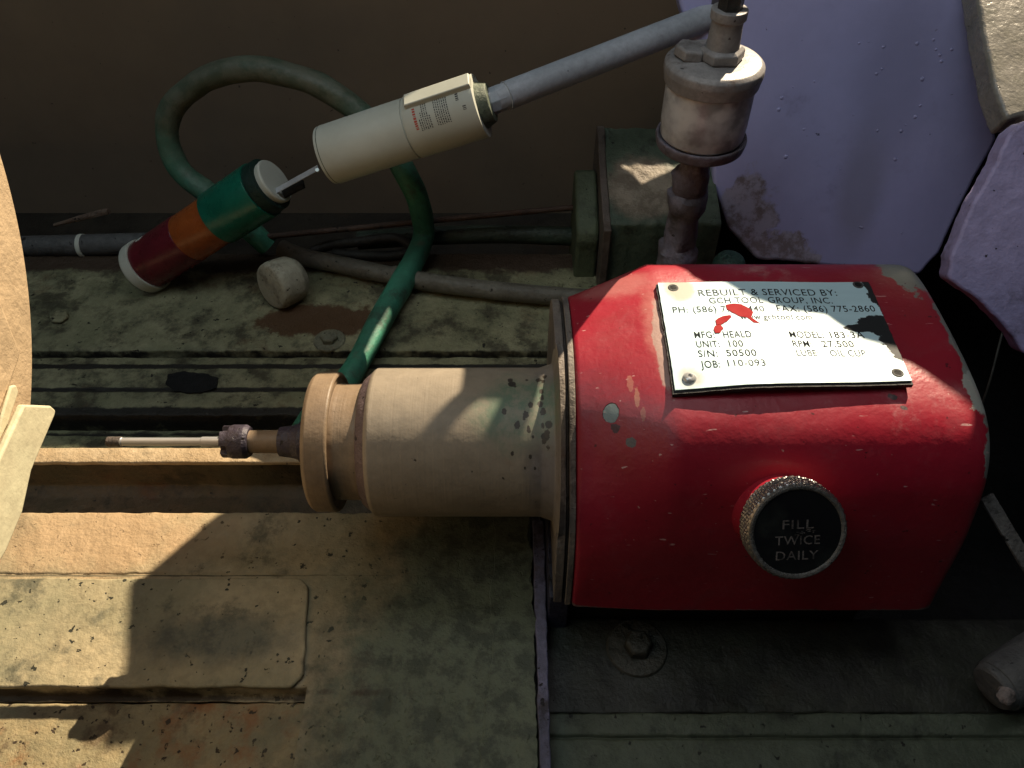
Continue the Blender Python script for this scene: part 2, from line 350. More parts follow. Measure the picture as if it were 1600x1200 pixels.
for x, s, ins in ([(.0335, 0, .0035), (.0338, 0, .0016), (.035, 0, .0004), (.0365, 0, 0)]+[(.0365+.05*t/10, t/10, 0) for t in range(1, 11)]+[(.09+.14*t/12, 1, 0) for t in range(13)]+[(.2340, 1, .0004), (.2368, 1, .0014), (.2382, 1, .0035)]):
    s = min(1, s*1.12)
    row = []
    for a, b in zip(prL, prR):
        p = a.lerp(b, s); d = (ctr-p); d.z = 0; p = p+d.normalized()*ins
        row.append((x, p.x, p.y))
    secs.append(row)
V = [v for r in secs for v in r]; m = len(prR); Fc = []
for i in range(len(secs)-1):
    for j in range(m): j2 = (j+1) % m; Fc.append((i*m+j, i*m+j2, (i+1)*m+j2, (i+1)*m+j))
Fc += [tuple(range(m)), tuple((len(secs)-1)*m+j for j in range(m))]
hs = mesh_obj('housing', V, Fc, M['red'], sp, smooth=50)
# end flange: stacked plates against the left face, following its outline
M['flange'] = grimy('flange_metal', (.21, .175, .145), (.14, .12, .11), (.05, .042, .04), (.13, .07, .04), scale=30, dirt=.4, spots=.4, seed=41, stretch=(3, 1, 1))
M['flange_dark'] = grimy('flange_gap', (.05, .04, .035), (.03, .025, .02), (.015, .012, .01), None, scale=40, seed=42)
for (xa, xb, ins, mt, nm) in ((.0300, .0334, .0008, 'flange', 'end_plate'), (.0284, .0299, .0035, 'flange_dark', 'gasket'), (.0236, .0283, .0022, 'flange', 'end_plate')):
    f1 = []; 
    for p in prL[::2]:
        d = (ctr-p).normalized(); q = p+d*ins; f1.append((q.x, q.y))
    mesh_obj(nm, *prism([(xa, *q) for q in f1], [(xb, *q) for q in f1]), M[mt], sp, bevel=.0005)
# nose
def surf(px, py):                     # point of the spindle nose under an image point
    d = ray(px, py); r = .0416
    a = d.y**2+d.z**2; b = 2*(d.y*(CAM.y-AX[1])+d.z*(CAM.z-AX[2])); c = (CAM.y-AX[1])**2+(CAM.z-AX[2])**2-r*r
    disc = b*b-4*a*c
    t = (-b-math.sqrt(max(disc, 0)))/(2*a); return CAM+d*t
nb_ = [((surf(x, y)), (r, r*1.2, r), (.035, .03, .025), .5, 200) for x, y, r in ((858, 664, .0022), (852, 682, .0022), (800, 600, .002))]
for i in range(30):
    px = random.gauss(838, 20); py = random.uniform(585, 735); r = random.uniform(.0005, .0017)
    if px < 866: nb_.append((surf(px, py), (r, r*1.4, r*1.4), (.045, .036, .028), .9, 700))
nb_.insert(0, (surf(815, 640), (.022, .02, .02), ((.10, .15, .10), (.20, .19, .14)), .9, 60, .5)); nb_.insert(0, (surf(856, 690), (.012, .05, .05), ((.17, .15, .14), (.13, .11, .095)), .6, 60, .4))
M['nose'] = grimy('tan_spindle_paint', (.305, .255, .195), (.24, .20, .15), (.14, .11, .08), (.21, .13, .08), scale=12, dirt=.25, spots=.02, rough=.5, seed=44, rustamt=.3, bump=.0004, blobs=nb_, rings=.00012, fine=.8, stretch=(.6, 1, 1))
M['nose2'] = grimy('tan_collar_paint', (.30, .22, .14), (.22, .155, .10), (.11, .08, .055), (.20, .10, .05), scale=18, dirt=.25, spots=.05, rough=.5, seed=47, rustamt=.45, rings=.00015, bump=.0004)
M['purple_steel'] = grimy('blued_steel', (.075, .06, .085), (.045, .038, .055), (.03, .022, .02), None, scale=30, dirt=.3, rough=.45, seed=49)
M['steel'] = NT('bright_steel', .28, 1).out((.50, .48, .46))
k = NT('ground_steel', .34, .35); M['steel'] = k.out(k.mix(k.noise(90, 4), (.36, .36, .37), (.50, .50, .50)), k.step(k.noise(200, 3), .1, 1.9))
PN = lambda px, r: (px-800)*(.4503-r)/1250
M['ring_paint'] = grimy('purple_brown_ring', (.17, .12, .115), (.12, .085, .09), (.05, .04, .04), (.15, .07, .04), scale=30, dirt=.4, rough=.5, seed=48)
x0 = PN(565, .0416)
mesh_obj('nose_barrel', *lathe(rprof([(0, .0330), (0, .0398), (.0022, .0416), (PX(842)-x0, .0416), (PX(862)-x0, .0440), (.0242-x0, .056)], .0008), (x0, *AX[1:]), (1, 0, 0), 128), M['nose'], sp, smooth=35)
mesh_obj('bevel_ring', *lathe(rprof([(-.0052, .0335), (-.0050, .0352), (-.0022, .0378), (.0012, .0402)], .0008), (x0, *AX[1:]), (1, 0, 0), 96, caps=False), M['ring_paint'], sp, smooth=35)
cx = PN(467, .0391); cxr = cx+.0128
mesh_obj('neck', *lathe(rprof([(0, .0330), (.004, .0325), (.011, .0325), (.0190, .0335)], .0008), (cxr, *AX[1:]), (1, 0, 0), 96), M['nose2'], sp)

mesh_obj('collar', *lathe(rprof([(0, .030), (0, .0375), (.0022, .0391), (.0128, .0391), (.0138, .0382), (.0138, .0370), (.0124, .0362), (.0126, .0325), (.0138, .031)], .0005), (cx, *AX[1:]), (1, 0, 0), 128), M['nose2'], sp, smooth=35)
mesh_obj('arbor_taper', *lathe(rprof([(0, .0082), (.007, .0092), (.0115, .0105), (.0115, .0118), (.0215, .0118)], .0005), (PN(430, .0105), *AX[1:]), (1, 0, 0), 48), M['purple_steel'], sp)
mesh_obj('arbor', *lathe([(0, .0064), (.019, .0066)], (PN(383, .0065), *AX[1:]), (1, 0, 0), 40), M['nose2'], sp)
def castle(i, a): return 1 if i >= 4 else (1 if (a*4/(2*PI)) % 1 < .62 else .72)
mesh_obj('collet_nut', *lathe([(0, .0066), (0, .0082), (.0005, .0090), (.0042, .0090), (.0046, .0092), (.0060, .0096), (.0130, .0096), (.0152, .0082), (.0152, .005)], (PN(340, .0095), *AX[1:]), (1, 0, 0), 72, lobes=castle), M['purple_steel'], sp, smooth=30)
mesh_obj('quill', *lathe(rprof([(0, .0018), (0, .0026), (.0078, .0026), (.0080, .0023), (.0525, .0023), (.0527, .0028), (.068, .0028)], .0002), (PX(169), *AX[1:]), (1, 0, 0), 32), M['steel'], sp)
mesh_obj('abrasive_tip', *lathe(rprof([(0, .002), (0, .00285), (.0076, .00285), (.0076, .0025)], .0003), (PX(168), *AX[1:]), (1, 0, 0), 32), grimy('worn_abrasive', (.16, .13, .11), (.10, .08, .07), (.05, .04, .035), scale=80, seed=50), sp)

# filler cap
kc = at(1248, 833, 1, .205); kn = Vector((0.03, -.80, .60)).normalized()
R_ = .0235*(kc-CAM).dot(FW)/.365
kf = kc; base = kf-kn*.0145
M['knurl'] = NT('knurled_steel', .33, .85)
kk = M['knurl']; M['knurl'] = kk.out(kk.mix(kk.noise(60, 5), (.20, .19, .185), (.36, .35, .35)))
q = frame_of(kn); V = []; Fc = []; nk, nh = 260, 22
for j in range(nh+1):
    for i in range(nk):
        a = 2*PI*i/nk; h = j/nh; u = a*46/(2*PI); v = h*5
        d = min(abs(((u+v) % 1)-.5), abs(((u-v) % 1)-.5))*2
        e = max(0, min(1, min(h, 1-h)*9))
        r = R_*(.975+.03*min(1, d*1.6)*e - .02*(1-e))
        V.append(base+q @ Vector((r*math.cos(a), r*math.sin(a), h*.0135)))
for j in range(nh):
    for i in range(nk): i2 = (i+1) % nk; Fc.append((j*nk+i, j*nk+i2, (j+1)*nk+i2, (j+1)*nk+i))
Fc.append(tuple(range(nk)))
fc = mesh_obj('filler_cap', V, Fc, M['knurl'], sp, smooth=25)
mesh_obj('bezel', *lathe(rprof([(.0122, R_*.93), (.0136, R_*.965), (.0144, R_*.94), (.0142, R_*.885), (.0136, R_*.86), (.0130, R_*.85)], .0003), base, kn, 128, caps=False), grimy('dull_steel', (.13, .12, .11), (.09, .085, .08), (.04, .035, .03), scale=50, rough=.4, seed=52), fc, smooth=50)
k = NT('black_disc', .32, 0, .4)
M['black_disc'] = k.out(k.mix(k.step(k.noise(45, 6, .7), .45, .75), (.006, .006, .007), (.018, .02, .018)), k.math('ADD', k.math('MULTIPLY', k.noise(60, 5), .4), .2))
mesh_obj('cap_disc', *lathe([(.0124, R_*.82), (.0134, R_*.862)], base, kn, 96), M['black_disc'], fc)
ux = Vector((1, 0, 0)); ux = (ux-kn*ux.dot(kn)).normalized(); uy = kn.cross(ux).normalized()
ux, uy = (Quaternion(kn, math.radians(1.5)) @ ux), (Quaternion(kn, math.radians(1.5)) @ uy)
k = NT('engraved_paint', .6); M['engraved'] = k.out(k.mix(k.step(k.noise(170, 5, .7), .4, .65), (.15, .125, .115), (.035, .03, .028)))
s_ = R_/80
for txt, cxp, wd, yy, hh in (('FILL', 0, 49, 6, 14.5), ('TWICE', 0, 71, -20, 14.5), ('DAILY', 0, 67, -45, 14.5)):
    v, f = text_mesh(txt, .0); o_ = base+kn*.01355
    mesh_obj('lettering', [o_+ux*((a-.5)*wd*s_+cxp*s_)+uy*((b*hh+yy)*s_) for a, b, _ in v], f, M['engraved'], fc, smooth=0)
rr = random.Random(3)
vv = []; ff = []
for i in range(16):
    a = rr.gauss(4, 10); b = rr.gauss(-1, 1.6)+(2 if a > 12 else 0); L = rr.uniform(2, 6); t = rr.uniform(.5, 1.1)
    n0 = len(vv); o_ = base+kn*.0136
    vv += [o_+ux*a*s_+uy*b*s_, o_+ux*(a+L)*s_+uy*(b+rr.uniform(-2, 1))*s_, o_+ux*(a+L)*s_+uy*(b+t)*s_, o_+ux*a*s_+uy*(b+t)*s_]; ff.append((n0, n0+1, n0+2, n0+3))
mesh_obj('scuff_mark', vv, ff, M['engraved'], fc, smooth=0)
mesh_obj('filler_boss', *lathe(rprof([(-.035, R_*1.0), (-.012, R_*.86), (-.003, R_*.84), (.0, R_*.84)], .004), base, kn, 96), M['red'], sp)

# nameplate
ZP = .1575
def zp(x, y):   # sheet follows a slight bow, front left corner bent down
    c = max(0, 1-((x-.082)/.035)) * max(0, 1-((y-.27)/.02))
    return ZP-.0022*c+.0004*math.sin(x*60)
pcs = [at(1028, 441, 2, ZP), at(1357, 440, 2, ZP), at(1425, 594, 2, ZP), at(1056, 604, 2, ZP)]
def plate_grid(c, th, dz, nx=40, ny=26, jag=0, name='p'):
    V = []; Fc = []
    for j in range(ny+1):
        for i in range(nx+1):
            s, t = i/nx, j/ny
            p = c[0].lerp(c[1], s).lerp(c[3].lerp(c[2], s), t)
            if jag:
                if i in (0, nx): p.x += jag*noise.noise(Vector((p.y*260, 5*i, 0)))
                if j in (0, ny): p.y += jag*.6*noise.noise(Vector((p.x*260, 5*j, 2)))
            p.z = zp(p.x, p.y)+dz; V.append(p)
    n = len(V); V += [p-Vector((0, 0, th)) for p in V]; w_ = nx+1
    for j in range(ny):
        for i in range(nx):
            a = j*w_+i; Fc += [(a, a+1, a+1+w_, a+w_), (n+a, n+a+w_, n+a+1+w_, n+a+1)]
    for i in range(nx): Fc += [(i, n+i, n+i+1, i+1), (ny*w_+i, ny*w_+i+1, n+ny*w_+i+1, n+ny*w_+i)]
    for j in range(ny): Fc += [(j*w_, (j+1)*w_, n+(j+1)*w_, n+j*w_), (j*w_+nx, n+j*w_+nx, n+(j+1)*w_+nx, (j+1)*w_+nx)]
    return V, Fc
k = NT('brushed_aluminium', .55, 0, .3)
ac = k.mix(k.step(k.noise(60, 5, .6, 1, (.25, 2, 1)), .3, .7), (.54, .72, .78), (.47, .64, .70))
ac = k.mix(k.blob(tuple(at(1062, 452, 2, ZP)), (.009, .010, .02), .5, 110, .35), ac, (.34, .32, .27))
ac = k.mix(k.blob(tuple(at(1080, 588, 2, ZP)), (.0065, .006, .02), .5, 110, .4), ac, (.42, .42, .40))
blk = k.blob(tuple(at(1385, 508, 2, ZP)), (.017, .0075, .02), .55, 110, .05)
blk = k.math('MAXIMUM', blk, k.blob(tuple(at(1373, 455, 2, ZP)), (.0065, .022, .02), .8, 150, .05, 3))
blk = k.math('MAXIMUM', blk, k.blob(tuple(at(1402, 530, 2, ZP)), (.008, .015, .02), .7, 150, .05, 5))
blk = k.math('MAXIMUM', blk, k.blob(tuple(at(1345, 512, 2, ZP)), (.009, .0032, .02), .6, 150, .05, 6))
ac = k.mix(blk, ac, (.016, .018, .02))
M['alu'] = k.out(ac, k.math('ADD', k.math('MULTIPLY', blk, .2), .42), k.bump(k.noise(220, 3, .5, 2, (.1, 1, 1)), .00006))
npl = mesh_obj('nameplate', *plate_grid(pcs, .0007, 0, jag=.0003), M['alu'], sp, smooth=30)
pk = [p.copy() for p in pcs]; pk[0] += Vector((-.0010, -.0002, 0)); pk[3] += Vector((-.0012, -.0018, 0)); pk[2] += Vector((.0004, -.0018, 0)); pk[1] += Vector((.0010, .0006, 0))
mesh_obj('backing_plate', *plate_grid(pk, .0022, -.0010, jag=.0008), grimy('black_backing', (.02, .02, .022), (.012, .012, .014), (.006, .006, .006), scale=60, seed=60), npl, smooth=30)
k = NT('plate_ink', 1, 0, 0); M['ink'] = k.out(k.mix(k.step(k.noise(120, 5, .7), .5, .78), (.02, .024, .028), (.07, .085, .09)))
k = NT('faded_plate_ink', 1, 0, 0); M['ink_faded'] = k.out(k.mix(k.step(k.noise(160, 5, .7, 4), .46, .72), (.05, .06, .065), (.30, .34, .36)))
def plate_text(txt, xa, xb, yb, hpx, mat='ink'):
    v, f = text_mesh(txt, 0); A = at(xa, yb, 2, ZP); B = at(xb, yb-(xb-xa)*.004, 2, ZP); T = at(xa, yb-hpx, 2, ZP); T.x = A.x
    mesh_obj('lettering', [(lambda p: Vector((p.x, p.y, zp(p.x, p.y)+.00012)))(A+(B-A)*a+(T-A)*b) for a, b, _ in v], f, M[mat], npl, smooth=0)
for a in (('REBUILT', 1092, 1167, 462.5, 9.6, 'ink_faded'), ('& SERVICED BY:', 1174, 1309, 462, 9.6), ('GCH TOOL', 1109, 1193, 474.5, 9, 'ink_faded'), ('GROUP, INC.', 1201, 1302, 474, 9),
          ('PH: (586) 775-9440', 1052, 1195, 488, 9, 'ink_faded'), ('FAX: (586) 775-2860', 1215, 1369, 487, 9.4), ('www.gchtool.com', 1157, 1270, 500, 8.6),
          ('MFG:', 1086, 1117, 528, 10), ('HEALD', 1131, 1175, 528, 10), ('MODEL:', 1235, 1288, 528, 10), ('183-3A', 1299, 1352, 527.5, 10),
          ('UNIT:', 1089, 1125, 542.6, 10), ('100', 1140, 1162, 542.4, 10), ('RPM:', 1240, 1270, 542.4, 10), ('27,500', 1286, 1336, 542, 10),
          ('S/N:', 1092, 1122, 557.4, 10.2), ('50500', 1136, 1183, 557, 10.2, 'ink'), ('LUBE:', 1246, 1281, 556.6, 10, 'ink_faded'), ('OIL CUP', 1299, 1355, 556.4, 10, 'ink_faded'),
          ('JOB:', 1096, 1126, 574, 10.6), ('110-093', 1138, 1197, 572.6, 10, 'ink_faded')): plate_text(*a)
for hx, hy in ((1052, 449), (1341, 444.5), (1403, 582)):
    c = at(hx, hy, 2, ZP); mesh_obj('screw_hole', *lathe(rprof([(-.0002, .0006), (.00018, .0017), (.00035, .0024), (.0002, .0029), (0, .003)], .0001), (c.x, c.y, zp(c.x, c.y)), (0, 0, 1), 28, caps=False), grimy('hole_burr', (.10, .10, .095), (.05, .05, .05), (.02, .02, .02), scale=90, seed=hx), npl)
    mesh_obj('hole_shade', *lathe([(.0001, .0016), (.00022, .0019)], (c.x, c.y, zp(c.x, c.y)), (0, 0, 1), 24), M['black'], npl)
c = at(1078, 588, 2, ZP)
mesh_obj('rivet', *lathe([(0, .0036), (.0008, .0034), (.0015, .0026), (.0018, .0014), (.0016, .0010), (.0010, .0007)], (c.x, c.y, zp(c.x, c.y)), (0, 0, 1), 32), M['steel'], npl)
k = NT('red_paint_smear', .9, 0, .1); M['smear'] = k.out(k.mix(k.noise(150, 4), (.26, .012, .016), (.36, .045, .045)))
for poly in ([(1134, 476), (1146, 474), (1158, 475), (1170, 481), (1177, 488), (1174, 495), (1180, 500), (1188, 505), (1178, 504), (1168, 496), (1156, 494), (1144, 488), (1136, 483)],
             [(1118, 500), (1128, 494), (1141, 492), (1143, 495), (1136, 502), (1127, 506), (1120, 508)], [(1117, 509), (1126, 506), (1130, 513), (1124, 520), (1118, 520), (1115, 514)]):
    f1 = rough_outline([at(x, y, 2, ZP+.0006) for x, y in poly], .0006, .0003, 500, 3)
    mesh_obj('paint_smear', *prism(f1, [p-Vector((0, 0, .0005)) for p in f1]), M['smear'], npl, smooth=0)

# ------------------------------------------------------------------ oil cup
_l0 = lathe
def lathe(p, c, a, seg=64, caps=True, lobes=None): return _l0([(h*(KS if abs(h) < .03 or h < 0 else 1), r*KS) for h, r in p], c, a, seg, caps, lobes)
CY = .50; cxo = at(1109, 140, 1, .50).x; KS = CY/.42
oc = thing('oil_cup', (cxo, CY, 0), 'dusty glass oil cup with metal lid on a pipe neck behind the red housing', 'oil cup')
Z = lambda py: at(1110, py, 1, CY).z
M['cupmetal'] = grimy('dusty_tin', (.30, .285, .28), (.21, .20, .20), (.12, .105, .10), (.16, .10, .07), scale=40, dirt=.3, spots=.2, rough=.45, seed=71, bump=.0003)
M['neckmetal'] = grimy('lilac_grey_pipe', (.25, .23, .30), (.14, .12, .14), (.06, .045, .04), (.11, .07, .055), scale=45, dirt=.45, spots=.2, rough=.5, seed=72, bump=.0008)  # lilac and grey tones mixed at random
zt = Z(92)
mesh_obj('lid', *lathe(rprof([(-.0125, .0238), (-.0125, .0258), (-.0095, .0262), (-.0055, .0270), (-.002, .0268), (0, .0245), (.0008, .018), (.0010, .003)], .0008), (cxo, CY, zt), (0, 0, 1), 96), M['cupmetal'], oc, smooth=60)
k = NT('clouded_glass', .22, 0, .8)
k.b.inputs['Transmission Weight'].default_value = .3
gc = k.mix(k.step(k.noise(38, 4, .6, 2), .35, .6), (.66, .65, .66), (.30, .28, .285)); 
gc = k.mix(k.step(k.noise(70, 3, .5, 3), .45, .7), gc, (.78, .77, .77)); M['glass'] = k.out(gc, k.math('ADD', k.math('MULTIPLY', k.noise(60, 4), .3), .2), k.bump(k.noise(60, 4, .5), .0004))
zb = Z(212)
mesh_obj('glass_bowl', *lathe(rprof([(0, .0215), (.0015, .0236), (.010, .0243), ((zt-.012-zb)/1.0, .0243), ((zt-.012-zb)/1.0, .0225), (.010, .0225), (.003, .021)], .001), (cxo, CY, zb), (0, 0, 1), 96), M['glass'], oc)
mesh_obj('feed_tube', *lathe([(0, .006), (.012, .008), (.014, .004), (zt-zb-.01, .004)], (cxo, CY, zb), (0, 0, 1), 24), M['cupmetal'], oc)
mesh_obj('base_ring', *lathe(rprof([(-.0085, .010), (-.0078, .021), (-.005, .0252), (0, .0262), (.0014, .0258), (.0014, .0246), (.0, .0238), (-.001, .005)], .0008), (cxo, CY, zb), (0, 0, 1), 96), M['neckmetal'], oc, smooth=60)
nz = [(242, .0085), (256, .0082), (264, .0088), (270, .0112), (292, .0112), (298, .0095), (302, .0120), (322, .0122), (328, .0102), (340, .0100), (372, .0108), (380, .0102), (386, .0128), (404, .0132), (412, .0110), (470, .0110)]
zz0 = Z(470)
def lumpy(i, a): return 1+.20*noise.noise(Vector((i*.9, math.cos(a)*1.6, math.sin(a)*1.6)))+.05*math.cos(6*a+i)
mesh_obj('pipe_neck', *lathe([(Z(p)-zz0, r) for p, r in reversed(nz)], (cxo-.001, CY, zz0), (0, 0, 1), 48, lobes=lumpy), M['neckmetal'], oc, smooth=60)
mesh_obj('pipe_stub', *lathe([(0, .0105), (zz0, .0105)], (cxo-.001, CY, 0), (0, 0, 1), 32), M['neckmetal'], oc)
ft = Vector((cxo+.0025, CY-.002, zt+.0008))
mesh_obj('hex_fitting', *lathe([(0, .0115), (.0015, .0125), (.0055, .0125), (.007, .0100)], ft, (0, 0, 1), 6), M['cupmetal'], oc, smooth=20, bevel=.0008)
mesh_obj('fitting_barrel', *lathe(rprof([(.0065, .0088), (.018, .0082), (.0215, .0082), (.0215, .0094), (.0265, .0094), (.0265, .007)], .0006), ft, (0, 0, 1), 40), M['cupmetal'], oc)
mesh_obj('oil_line', *lathe([(.020, .0065), (.09, .0065)], ft, (0, 0, 1), 6), grimy('black_rod', (.03, .028, .026), (.018, .017, .016), (.008, .008, .008), scale=50, rough=.35, seed=74), oc, smooth=20)
mesh_obj('filler_nut', *lathe([(0, .0085), (.0012, .0092), (.0052, .0092), (.0062, .0080)], (cxo-.0165, CY+.002, zt+.0005), (.12, 0, 1), 6), M['cupmetal'], oc, smooth=20, bevel=.0007)

lathe = _l0
# ------------------------------------------------------------------ chuck disc at the left
dc = thing('chuck_disc', (-.28, .159, .298), 'large cream coated round chuck plate with raised hub, brightly lit at the left edge', 'chuck')
M['cream'] = grimy('cream_coating', (.58, .43, .27), (.52, .385, .24), (.42, .30, .18), (.42, .27, .15), scale=22, dirt=.2, spots=-.4, rough=.7, seed=81, bump=.0009, rustamt=.2)
X_ = -.26
mesh_obj('disc', *lathe(rprof([(-.03, .02), (-.03, .2135), (0, .2145), (0, .02)], .0014), (X_, .159, .298), (1, 0, 0), 200), M['cream'], dc, smooth=30)
hubp = [at(-60, 400, 0, X_+.006), at(2, 470, 0, X_+.006), at(34, 552, 0, X_+.006), at(30, 566, 0, X_+.006), at(2, 645, 0, X_+.006), at(-80, 700, 0, X_+.006), at(-220, 600, 0, X_+.006), at(-200, 420, 0, X_+.006)]
slab('hub', hubp, (1, 0, 0), .0062, M['cream'], dc, amp=.0002, bevel=.002, step=.01)
M['cream2'] = grimy('pale_green_cream', (.68, .64, .44), (.62, .56, .38), (.5, .42, .28), None, scale=20, dirt=.1, spots=-.5, rough=.65, seed=83, bump=.0004)
bp = [at(38, 632, 0, -.243), at(80, 634, 0, -.243), at(88, 641, 0, -.243), at(86, 650, 0, -.243), at(50, 735, 0, -.243), at(36, 800, 0, -.243), at(10, 862, 0, -.243), at(-30, 930, 0, -.243), at(-80, 930, 0, -.243), at(-20, 760, 0, -.243)]
br = thing('guard_bracket', tuple(bp[0]), 'pale green cream sheet metal bracket in front of the round chuck plate', 'bracket')
o = slab('bent_plate', bp, (1, 0, 0), .004, M['cream2'], br, amp=.0001, bevel=.0012, step=.006)
lip = [at(2, 655, 0, -.2515), at(18, 603, 0, -.2515), at(26, 601, 0, -.2515), at(30, 612, 0, -.2515), at(12, 668, 0, -.2515), at(-6, 700, 0, -.2515)]
slab('bent_lip', lip, (1, 0, 0), .002, M['cream2'], br, amp=.0001, bevel=.001, step=.004)

# ------------------------------------------------------------------ stack light, broken open in the middle
sl = thing('stack_light', tuple(at(515, 245, 1, .545)), 'broken signal tower light with red, orange and green lenses hanging from a grey pole', 'signal light')
M['white_pl'] = grimy('dirty_white_plastic', (.54, .56, .50), (.45, .46, .40), (.30, .26, .20), None, scale=9, dirt=.15, spots=-.35, rough=.5, seed=91, bump=.0001, fine=.25)
M['red_pl'] = grimy('red_lens', (.13, .012, .02), (.10, .012, .018), (.05, .01, .01), None, scale=30, dirt=.2, spots=-.3, rough=.3, seed=92, bump=.0001)
M['orange_pl'] = grimy('orange_lens', (.33, .085, .018), (.27, .065, .014), (.16, .05, .015), None, scale=30, dirt=.15, spots=-.3, rough=.3, seed=93, bump=.0001)
M['green_pl'] = grimy('green_lens', (.008, .13, .085), (.006, .095, .06), (.004, .04, .03), None, scale=30, dirt=.15, spots=-.3, rough=.3, seed=94, bump=.0001)
M['pole'] = grimy('galvanised_conduit', (.42, .45, .50), (.34, .37, .41), (.24, .24, .26), None, scale=25, dirt=.2, spots=-.2, rough=.4, seed=95, bump=.0002)
M['olive'] = grimy('olive_gasket', (.12, .14, .10), (.08, .10, .07), (.04, .05, .04), scale=30, seed=96)
YB = .545
bA, bB = at(512, 243, 1, YB), at(752, 165, 1, YB); bd = (bB-bA); bl = bd.length; bd.normalize()
rw = .0223
mesh_obj('body', *lathe(rprof([(0, rw*.9), (.0, rw*.99), (.0022, rw*.99), (.0024, rw*1.0), (bl*.56, rw), (bl*.56, rw*.96), (bl*.572, rw*.96), (bl*.572, rw*1.02), (bl, rw*1.02), (bl, rw*.7)], .0004), bA, bd, 96), M['white_pl'], sl, smooth=30)
mesh_obj('groove_ring', *lathe([(.0022, rw*1.002), (.0028, rw*1.004)], bA, bd, 96, caps=False), M['olive'], sl)
up = Vector((0, 0, 1)); up = (up-bd*up.dot(bd)).normalized(); sd = bd.cross(up).normalized()
def oriented_box(c, a, b, cc, la, lb, lc):
    V = [c+a*sa*la/2+b*sb*lb/2+cc*sc*lc/2 for sa in (-1, 1) for sb in (-1, 1) for sc in (-1, 1)]
    return V, [(0, 1, 3, 2), (4, 6, 7, 5), (0, 4, 5, 1), (2, 3, 7, 6), (0, 2, 6, 4), (1, 5, 7, 3)]
rp = (up*.85+sd*-.2 if sd.y > 0 else up*.85+sd*.2).normalized()
rp2 = bd.cross(rp)
mesh_obj('ridge', *oriented_box(bA+bd*bl*.80+rp*rw*1.02, bd, rp, rp2, bl*.40, .006, .012), M['white_pl'], sl, bevel=.0008)
mesh_obj('gasket', *lathe(rprof([(0, rw*.75), (.008, rw*.62), (.008, rw*.3)], .0006), bB, bd, 48), M['olive'], sl)
pe = at(1078, 38, 1, .625); pd = (pe-bB).normalized()
mesh_obj('lock_nut', *lathe([(.004, .0090), (.0055, .0098), (.0175, .0098), (.019, .0085)], bB, pd, 8), M['pole'], sl, smooth=20, bevel=.0006)
mesh_obj('pole', *lathe(rprof([(.012, .0095), (.0205, .0095), (.0205, .0108), (.021, .0102), ((pe-bB).length+.05, .0102)], .0003), bB, pd, 48), M['pole'], sl)
# lens stack
ca, cb = at(226, 417, 1, .54), at(409, 296, 1, .545); cdv = cb-ca; cl = cdv.length; cdv.normalize()
def seg(nm, a, b, r, mat, prof=None): mesh_obj(nm, *lathe(rprof(prof or [(a*cl, r*.8), (a*cl, r), (b*cl, r), (b*cl, r*.8)], .0005), ca, cdv, 72), M[mat], sl)
rl = .0215
seg('end_cap', -.02, .06, rl*1.08, 'white_pl', [(-.035*cl, rl*.5), (-.035*cl, rl*1.0), (-.02*cl, rl*1.07), (.045*cl, rl*1.07), (.045*cl, rl*.8)])
seg('red_lens', .04, .40, rl*.99, 'red_pl'); seg('orange_lens', .395, .66, rl*.97, 'orange_pl'); seg('green_lens', .655, 1.0, rl*1.06, 'green_pl')
M['green_dark'] = grimy('dark_green_rim', (.004, .03, .022), (.003, .02, .015), (.002, .01, .01), scale=30, seed=97)
seg('lens_rim', .995, 1.07, rl*1.0, 'green_dark')
mesh_obj('socket_disc', *lathe(rprof([(cl*1.065, rl*.8), (cl*1.10, rl*.84), (cl*1.11, rl*.80), (cl*1.11, rl*.1)], .0004), ca, cdv, 64), M['white_pl'], sl)
mesh_obj('cap_tab', *oriented_box(ca+cdv*.006+Vector((-.002, .002, .019)), cdv, Vector((0, 0, 1)), Vector((0, 1, 0)), .009, .010, .006), M['white_pl'], sl, bevel=.0015)
s0, s1 = at(428, 300, 1, .535), at(497, 262, 1, .530)
sdv = (s1-s0).normalized(); sn = sdv.cross(Vector((0, -.6, .8))).normalized()
mesh_obj('metal_strip', *oriented_box((s0+s1)/2, sdv, sn, sdv.cross(sn), (s1-s0).length, .0042, .0008), M['pole'], sl, bevel=.0002)
s0, s1 = at(432, 309, 1, .540), at(474, 287, 1, .536); sdv = (s1-s0).normalized(); sn = sdv.cross(Vector((0, -.6, .8))).normalized()
mesh_obj('terminal_block', *oriented_box((s0+s1)/2, sdv, sn, sdv.cross(sn), (s1-s0).length, .0065, .003), M['black'], sl, bevel=.0003)
c = at(496, 266, 1, .529); mesh_obj('strip_screw', *lathe([(0, .0018), (.001, .0014)], c, (0, -.6, .8), 16), M['steel'], sl)
# warning print wrapped on the white body
def wrap(u, ang, lift=.00012):
    d = (sd if sd.y < 0 else -sd); return bA+bd*(bl*u)+(up*math.cos(ang)+d*math.sin(ang))*(rw*1.02+lift)
def print_bar(u0, u1, a0, a1, V, Fc):
    n = 4; b0 = len(V)
    for i in range(n+1):
        a = a0+(a1-a0)*i/n; V += [wrap(u0, a), wrap(u1, a)]
    for i in range(n): Fc.append((b0+2*i, b0+2*i+1, b0+2*i+3, b0+2*i+2))
rr = random.Random(5)
def print_lines(nm, rows, mat):
    V = []; Fc = []
    for (u, wdt, a0, a1) in rows:
        a = a0
        while a < a1:
            L = rr.uniform(.02, .07); print_bar(u, u+wdt, a, min(a+L, a1), V, Fc); a += L+rr.uniform(.015, .03)
    mesh_obj(nm, V, Fc, M[mat], sl, smooth=0)
M['print_red'] = NT('red_print', .6).out((.42, .05, .03)); M['print_black'] = NT('black_print', .6).out((.05, .05, .05))
